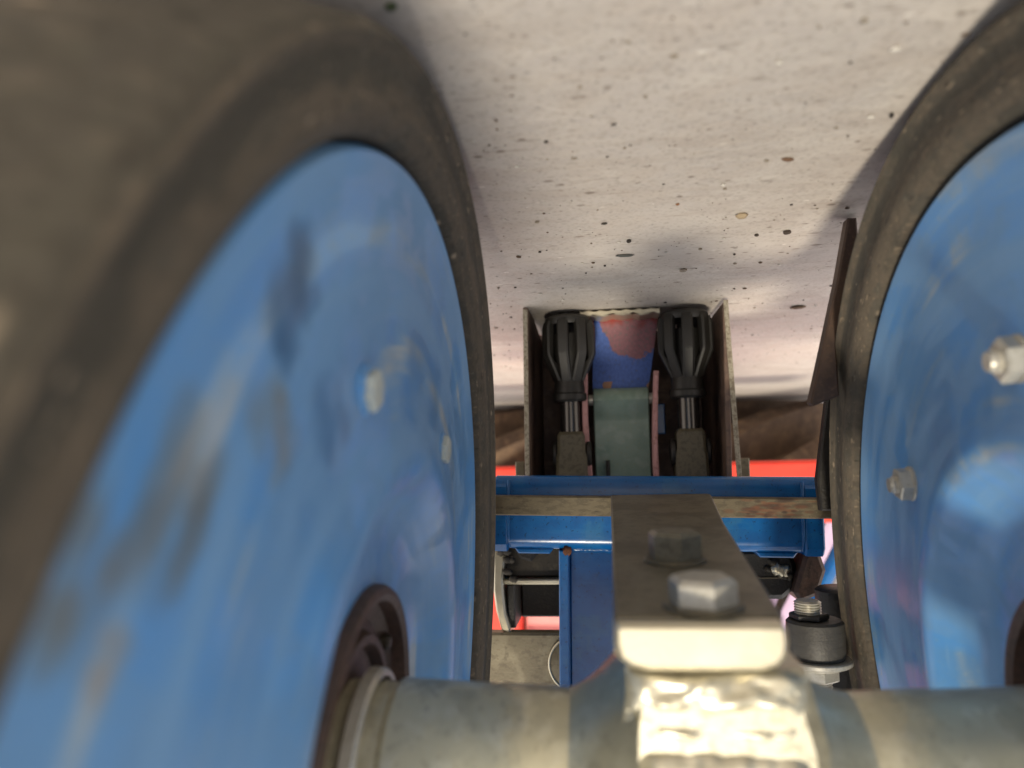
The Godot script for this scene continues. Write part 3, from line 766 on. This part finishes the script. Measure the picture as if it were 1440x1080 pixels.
func build_left_bracket() -> void:
	var o := thing("support_bracket", "oily steel bracket with bright curved lug and boxed opening, left of the blue post", "bracket", Vector3(0.05, 0.168, -0.53))
	# bright curved lug seen from its edge
	var l := MB.new()
	prism(l, [V(0.0768, 0.166), V(0.0768, 0.182), V(0.0772, 0.196), V(0.0756, 0.210), V(0.0722, 0.2225), V(0.0660, 0.226), V(0.0664, 0.2215), V(0.0692, 0.212), V(0.0704, 0.199), V(0.0706, 0.188), V(0.0692, 0.178), V(0.0692, 0.166)], -0.570, -0.500, 0.0012, Transform3D.IDENTITY, 40.0)
	part("curved_lug", l, M.bright_steel, o)
	var t := MB.new()
	prism(t, [V(0.0700, 0.168), V(0.010, 0.168), V(0.010, 0.1895), V(0.0700, 0.1895)], -0.560, -0.510, 0.0010)
	part("top_plate", t, M.dark_steel, o)
	var s := MB.new()
	block(s, 0.010, 0.0708, 0.1902, 0.1934, -0.560, -0.503, 0.0007)
	part("shelf_edge", s, M.bright_steel, o)
	var k := MB.new()
	block(k, 0.010, 0.0630, 0.1936, 0.2225, -0.580, -0.540, 0.001)
	part("black_box", k, M.black, o)
	k = MB.new()
	block(k, 0.0635, 0.0688, 0.1938, 0.2225, -0.570, -0.506, 0.001)
	part("inner_cheek", k, M.black, o)
	var oc := MB.new()                               # oily clod and weld blobs below the beam
	prism(oc, [V(0.060, 0.167), V(0.046, 0.1675), V(0.0465, 0.173), V(0.051, 0.1775), V(0.058, 0.176), V(0.062, 0.171)], -0.510, -0.496, 0.002)
	part("oil_clod", oc, M.black, o)
	for q in [[0.0690, 0.1700, 0.0042], [0.0655, 0.1760, 0.0034], [0.0672, 0.1835, 0.0028], [0.0634, 0.1885, 0.0026]]:
		var w := MB.new()
		weld(w, Vector3(q[0] + q[2], q[1], -0.4985), Vector3(q[0] - q[2], q[1] + 0.001, -0.4985), q[2] * 0.8, 0.003, 0.6)
		part("weld_blob", w, M.dark_steel, o)
	# square tube below (above in the world) with a washer on its face
	var b := thing("cross_plate", "stained olive steel cross plate with a round washer, beside the blue post", "plate", Vector3(0.055, 0.224, -0.502))
	var m := MB.new()
	prism(m, [V(-0.4985, 0.2235), V(-0.497, 0.2250), V(-0.497, 0.2695), V(-0.4985, 0.271), V(-0.507, 0.271), V(-0.507, 0.2235)], -0.150, -0.005, 0.001, Transform3D(Basis(Vector3(0, 0, 1), Vector3(0, 1, 0), Vector3(-1, 0, 0)), Vector3.ZERO))
	part("plate_body", m, M.steel, b)
	var w := MB.new()
	lathe(w, [V(0.0172, 0.0), V(0.0172, 0.0012), V(0.0164, 0.0018), V(0.0, 0.0018)], 48, along(Vector3(0.0235, 0.2425, -0.497), Vector3(0, 0, 1)))
	part("washer", w, M.steel, b)
	var rg := MB.new()
	lathe(rg, [V(0.0180, 0.0), V(0.0180, 0.0022), V(0.0174, 0.0026), V(0.0168, 0.0022), V(0.0168, 0.0)], 64, along(Vector3(0.0235, 0.2425, -0.497), Vector3(0, 0, 1)), 50.0)
	part("snap_ring", rg, M.bright_steel, b)

func build_right_bracket() -> void:
	var o := thing("oily_hook", "oily black hook casting with weld blob and brown lug, under the beam end", "hook", Vector3(-0.10, 0.169, -0.49))
	var m := MB.new()
	prism(m, [V(-0.072, 0.168), V(-0.1105, 0.168), V(-0.1130, 0.180), V(-0.1118, 0.192), V(-0.1040, 0.1985), V(-0.0930, 0.1985), V(-0.0830, 0.194), V(-0.074, 0.186)], -0.515, -0.478, 0.003)
	part("hook_body", m, M.black, o)
	var l := MB.new()
	prism(l, [V(-0.1165, 0.1690), V(-0.1250, 0.1700), V(-0.1278, 0.1800), V(-0.1225, 0.1945), V(-0.1120, 0.1985), V(-0.1085, 0.193)], -0.505, -0.470, 0.0022)
	part("brown_lug", l, M.hub, o)
	for q in [[-0.1030, 0.1800, 0.0050, "bright"], [-0.0995, 0.1760, 0.0034, "dark"], [-0.1065, 0.1835, 0.0034, "dark"], [-0.0960, 0.1795, 0.0028, "dark"]]:
		var w := MB.new()
		weld(w, Vector3(q[0] + q[2] * 0.9, q[1], -0.4772), Vector3(q[0] - q[2] * 0.9, q[1] + 0.0012, -0.4772), q[2] * 0.75, 0.003, 0.8)
		part("weld_blob", w, M.bright_steel if q[3] == "bright" else M.dark_steel, o)
	var ln := MB.new()
	block(ln, -0.108, -0.078, 0.1848, 0.1856, -0.4785, -0.4768, 0.0002)
	part("seam_line", ln, M.steel, o)
	# rubber bushing on a threaded bolt
	var b := thing("rubber_bushing", "black rubber bushing clamped on an upright threaded bolt beside the streaked wheel", "bushing", Vector3(-0.1015, 0.1836, -0.400))
	var c := Vector3(-0.1015, 0, -0.400)
	var f := Transform3D(Basis.IDENTITY, c)
	var bu := MB.new()
	lathe(bu, [V(0.0, 0.1926), V(0.0125, 0.1926), V(0.0138, 0.1938), V(0.0141, 0.200), V(0.0138, 0.2100), V(0.0132, 0.2112), V(0.0, 0.2112)], 48, f)
	part("bushing_body", bu, M.bushing, b)
	var th := MB.new()
	thread(th, c + Vector3(0.0030, 0.1832, 0), Vector3.UP, 0.0066, 0.0085, 0.0013)
	part("bolt_end", th, M.zinc, b)
	var nt := MB.new()
	prism(nt, hexagon(0.0165, 0.25), 0.1895, 0.1925, 0.0006, Transform3D(Basis(Vector3(1, 0, 0), Vector3(0, 0, -1), Vector3(0, 1, 0)), c + Vector3(0.0026, 0, 0)))
	part("thin_nut", nt, M.black, b)
	var wa := MB.new()
	lathe(wa, [V(0.0, 0.2114), V(0.0162, 0.2114), V(0.0168, 0.2120), V(0.0168, 0.2136), V(0.0160, 0.2142), V(0.0, 0.2142)], 48, f)
	part("flange_washer", wa, M.zinc, b)
	wa = MB.new()
	lathe(wa, [V(0.0, 0.2143), V(0.0122, 0.2143), V(0.0127, 0.2150), V(0.0122, 0.2160), V(0.0, 0.2160)], 40, f)
	part("spring_washer", wa, M.zinc, b)
	nt = MB.new()
	prism(nt, hexagon(0.0175, 0.45), 0.2161, 0.2222, 0.0008, Transform3D(Basis(Vector3(1, 0, 0), Vector3(0, 0, -1), Vector3(0, 1, 0)), c))
	part("lock_nut", nt, M.zinc, b)
	th = MB.new()
	thread(th, c + Vector3(0, 0.222, 0), Vector3.UP, 0.0068, 0.045, 0.0019)
	part("bolt_shank", th, M.zinc, b)
	# the casting end behind it
	var ce := MB.new()
	lathe(ce, [V(0.0, 0.1855), V(0.0105, 0.1855), V(0.0125, 0.1870), V(0.0130, 0.225), V(0.0130, 0.30), V(0.0, 0.30)], 48, Transform3D(Basis.IDENTITY, Vector3(-0.1275, 0, -0.448)))
	var k := thing("round_casting", "black round casting end standing just behind the rubber bushing", "casting", Vector3(-0.1275, 0.1855, -0.448))
	part("casting_body", ce, M.black, k)

func build_scraper() -> void:
	var o := thing("wheel_scraper", "dark triangular scraper blade on an arm, close behind the streaked wheel's tyre", "scraper", Vector3(-0.115, 0.001, -0.37))
	var m := MB.new()
	prism(m, [V(-0.1150, 0.0012), V(-0.1085, 0.030), V(-0.1000, 0.062), V(-0.0935, 0.0860), V(-0.0950, 0.0875), V(-0.1064, 0.0835), V(-0.1062, 0.060), V(-0.1190, 0.047), V(-0.1190, 0.0012)], -0.361, -0.353, 0.0008)
	part("blade", m, M.dark_rust, o)
	var a := MB.new()
	prism(a, [V(-0.1185, 0.078), V(-0.1105, 0.124), V(-0.1115, 0.140), V(-0.130, 0.140), V(-0.130, 0.078)], -0.420, -0.413, 0.0008)
	part("scraper_arm", a, M.black, o)

func build_background() -> void:
	# wide muddy tyre standing on the floor far behind
	var t := thing("lugged_tyre", "wide muddy lugged tyre standing on the floor behind the chute", "tyre", Vector3(-0.10, 0.0, -1.78))
	var c := Vector3(-0.09, 0.405, -1.80)
	var X := along(c, Vector3(-1, 0.0, 0.0))
	var m := MB.new()
	lathe(m, [V(0.20, -0.42), V(0.33, -0.42), V(0.318, -0.40), V(0.326, -0.28), V(0.329, 0.0), V(0.326, 0.28), V(0.318, 0.40), V(0.33, 0.42), V(0.20, 0.42)], 72, X)
	part("tyre_body", m, M.mud_tyre, t)
	var lug := MB.new()                              # one lug, lying along the tyre's width and swept
	var secs := []
	for i in 11:
		var f := i / 10.0
		var ph := (f - 0.1) * 0.72
		var rd := Vector3(cos(ph), 0, sin(ph)); var tg := (Vector3(0, 0.41, 0) + Vector3(-sin(ph), 0, cos(ph)) * 0.27).normalized()
		var sd := tg.cross(rd).normalized()
		var p := Vector3(0, lerpf(0.004, 0.41, f), 0)
		var hh := 0.408 if i < 10 else 0.39
		secs.append([p + rd * 0.320 - sd * 0.034, p + rd * hh - sd * 0.020, p + rd * (hh + 0.001), p + rd * hh + sd * 0.020, p + rd * 0.320 + sd * 0.034, rd])
	for i in 10:
		for k in 4:
			var out: Vector3 = secs[i][5] * 0.6 + (secs[i][k] + secs[i][k + 1] - secs[i][0] - secs[i][4]).normalized()
			lug.flat(secs[i][k], secs[i][k + 1], secs[i + 1][k + 1], secs[i + 1][k], out)
	for i in [0, 10]:
		for k in [0, 2]:
			lug.flat(secs[i][k], secs[i][k + 1], secs[i][k + 2], secs[i][4] if k == 0 else secs[i][0], Vector3(0, -1 if i == 0 else 1, 0))
	var lm := lug.mesh()
	for i in 15:
		for s in [1, -1]:
			var l := MeshInstance3D.new()
			l.name = "tread_lug"; l.mesh = lm; l.material_override = M.mud_tyre
			t.add_child(l, true)
			var B := X.basis
			if s == -1: B = B * Basis(Vector3(1, 0, 0), PI)
			l.transform = Transform3D(B * Basis(Vector3.UP, TAU * (i + (0.5 if s == 1 else 0.0)) / 15.0), c - t.position)
	# red machine body between the tyre and the frame
	var r := thing("red_rail", "bright red painted rail with a salmon panel above, crossing behind the blue beam", "rail", Vector3(-0.06, 0.125, -1.02))
	var q := MB.new()
	block(q, -0.290, 0.40, 0.1255, 0.205, -1.05, -1.0, 0.004)
	part("rail_beam", q, M.red, r)
	q = MB.new()
	block(q, -0.150, 0.115, 0.2065, 0.360, -1.06, -1.03, 0.002)
	part("salmon_panel", q, M.salmon, r)
	q = MB.new()
	block(q, 0.118, 0.30, 0.255, 0.43, -1.05, -1.0, 0.003)
	part("red_panel", q, M.red, r)
	q = MB.new()
	block(q, -0.150, 0.115, 0.361, 0.43, -1.05, -1.0, 0.003)
	part("upper_rail", q, M.red, r)
	for x in [-0.06, 0.02]:                          # posts that carry the rail
		q = MB.new()
		block(q, x - 0.02, x + 0.02, 0.0, 0.43, -1.10, -1.062, 0.002)
		part("rail_post", q, M.red, r)
	# leaning tubes seen past the beam's end
	var d := Vector3(-0.051, -0.092, 0.0)
	for k in [[Vector3(-0.301, 0.323, -1.16), 0.011, "blue", "slanted_blue_tube", "slanted blue steel tube seen past the beam end, above the pale tube"], [Vector3(-0.334, 0.338, -1.18), 0.019, "white", "slanted_pale_tube", "slanted pale polished tube seen behind the rubber bushing"], [Vector3(-0.296, 0.285, -1.22), 0.006, "dark_steel", "slanted_dark_rod", "thin dark slanted rod beside the slanted blue tube"]]:
		var o := thing(k[3], k[4], "tube", Vector3(k[0].x - 0.205, 0.0, k[0].z))
		var p := MB.new()
		lathe(p, rod_profile(k[1], -0.5, 0.315, 0.001), 32, along(k[0], d))
		part("tube_wall", p, M[k[2]], o)
	var b := thing("lilac_board", "pale lilac painted board behind the slanted tubes", "board", Vector3(-0.62, 0.0, -1.33))
	var bm := MB.new()
	block(bm, -1.05, -0.185, 0.212, 0.75, -1.34, -1.325, 0.003)
	part("board_sheet", bm, M.lilac, b)
	for x in [-0.95, -0.62]:
		bm = MB.new()
		block(bm, x - 0.02, x + 0.02, 0.0, 0.211, -1.34, -1.325, 0.003)
		part("board_leg", bm, M.lilac, b)

func build_chips() -> void:
	# [x, z, long, wide, high, turn, colour, label]
	var list := [
		[-0.0064, -0.2354, 0.0020, 0.0010, 0.0008, 0.3, C(34, 30, 28), "tiny black chip nearest the bare middle of the floor"],
		[0.0163, -0.2448, 0.0018, 0.0016, 0.0010, 0.9, C(44, 38, 34), "square dark crumb on the floor toward the smudged wheel"],
		[-0.0703, -0.2759, 0.0050, 0.0020, 0.0016, -0.2, C(96, 72, 54), "long brown crumb on the floor near the streaked wheel"],
		[-0.0650, -0.3399, 0.0058, 0.0042, 0.0030, 0.2, C(150, 134, 110), "tan pebble, the largest on the floor before the chute"],
		[-0.0924, -0.3722, 0.0044, 0.0030, 0.0024, 0.6, C(60, 50, 44), "dark gritty lump beside the scraper blade"],
		[-0.0140, -0.4011, 0.0110, 0.0030, 0.0016, -0.08, C(74, 76, 74), "long grey green flake lying before the chute"],
		[0.0428, -0.3918, 0.0036, 0.0020, 0.0014, -0.8, C(92, 74, 58), "slanted brown splinter close to the smudged wheel's tyre"],
		[-0.0494, -0.4413, 0.0050, 0.0040, 0.0024, 0.5, C(146, 134, 120), "pale tan stone just before the chute's right plate"],
		[-0.0154, -0.3723, 0.0032, 0.0026, 0.0020, 1.2, C(40, 34, 30), "black crumb just before the long flake"],
		[-0.0949, -0.2439, 0.0014, 0.0040, 0.0014, 0.2, C(40, 36, 34), "thin black shard under the streaked wheel's tyre"],
		[0.0460, -0.1610, 0.0034, 0.0026, 0.0020, 0.4, C(52, 64, 38), "dark green scrap under the smudged wheel's tyre"],
		[-0.1488, -0.5808, 0.0120, 0.0060, 0.0030, 0.3, C(104, 86, 70), "flat brown clod beyond the scraper blade"],
		[-0.0785, -0.3754, 0.0024, 0.0022, 0.0016, 0.1, C(52, 44, 38), "small round dark grain between the tan pebble and gritty lump"],
		[-0.0347, -0.3201, 0.0018, 0.0016, 0.0012, 0.7, C(120, 84, 56), "small rust brown grain between the floor's middle and the pebble"],
	]
	for k in list:
		var base := Vector3(k[0], 0.0, k[1])
		var o := thing("floor_chip", k[7], "chip", base, "loose chips on the concrete")
		var m := MB.new()
		var xf := Transform3D(Basis(Vector3.UP, k[5]), base)
		pebble(m, xf, Vector3(k[2], k[4], k[3]) * 0.5)
		var mt := plain(k[6], 0.8)
		part("chip_body", m, mt, o)
	# countless grit: one object
	var gm := MB.new()
	pebble(gm, Transform3D.IDENTITY, Vector3(0.5, 0.3, 0.4))
	var mm := MultiMesh.new()
	mm.transform_format = MultiMesh.TRANSFORM_3D; mm.use_colors = true
	mm.mesh = gm.mesh()
	mm.instance_count = 2800
	for i in 2800:
		var x := rng.randf_range(-0.45, 0.30); var z := -0.14 - 0.9 * pow(rng.randf(), 1.2)
		var s := 0.0005 + 0.0017 * pow(rng.randf(), 5.0)
		mm.set_instance_transform(i, Transform3D(Basis(Vector3.UP, rng.randf() * TAU).scaled(Vector3(s * rng.randf_range(0.8, 1.8), s, s)), Vector3(x, s * 0.1, z)))
		mm.set_instance_color(i, [Color(0.03, 0.025, 0.02), Color(0.10, 0.07, 0.05), Color(0.22, 0.19, 0.15), Color(0.5, 0.48, 0.44)][rng.randi() % 4])
	var gi := MultiMeshInstance3D.new()
	gi.name = "floor_grit"; gi.multimesh = mm
	var gmat := plain(Color.WHITE, 0.85)
	gmat.vertex_color_use_as_albedo = true
	gi.material_override = gmat
	gi.set_meta("kind", "stuff"); gi.set_meta("label", "fine dark grit strewn over the concrete floor"); gi.set_meta("category", "grit")
	add_child(gi)

# a low-sided stone: a rough squashed ball sitting on its base
func pebble(m: MB, xf: Transform3D, half: Vector3) -> void:
	var rows := 5; var cols := 8
	var p := []
	for i in rows + 1:
		var row := []
		var a := -PI / 2 + PI * i / rows
		for j in cols:
			var b := TAU * j / cols
			var k := rng.randf_range(0.82, 1.12) if i > 0 and i < rows else 1.0
			row.append(Vector3(cos(a) * cos(b) * k, sin(a) * 0.95 + 0.85, cos(a) * sin(b) * k) * half)
		p.append(row)
	for i in rows:
		for j in cols:
			var q := (j + 1) % cols
			var mid: Vector3 = (p[i][j] + p[i + 1][q]) * 0.5 - Vector3(0, half.y * 0.85, 0)
			m.flat(xf * p[i][j], xf * p[i][q], xf * p[i + 1][q], xf * p[i + 1][j], xf.basis * mid)
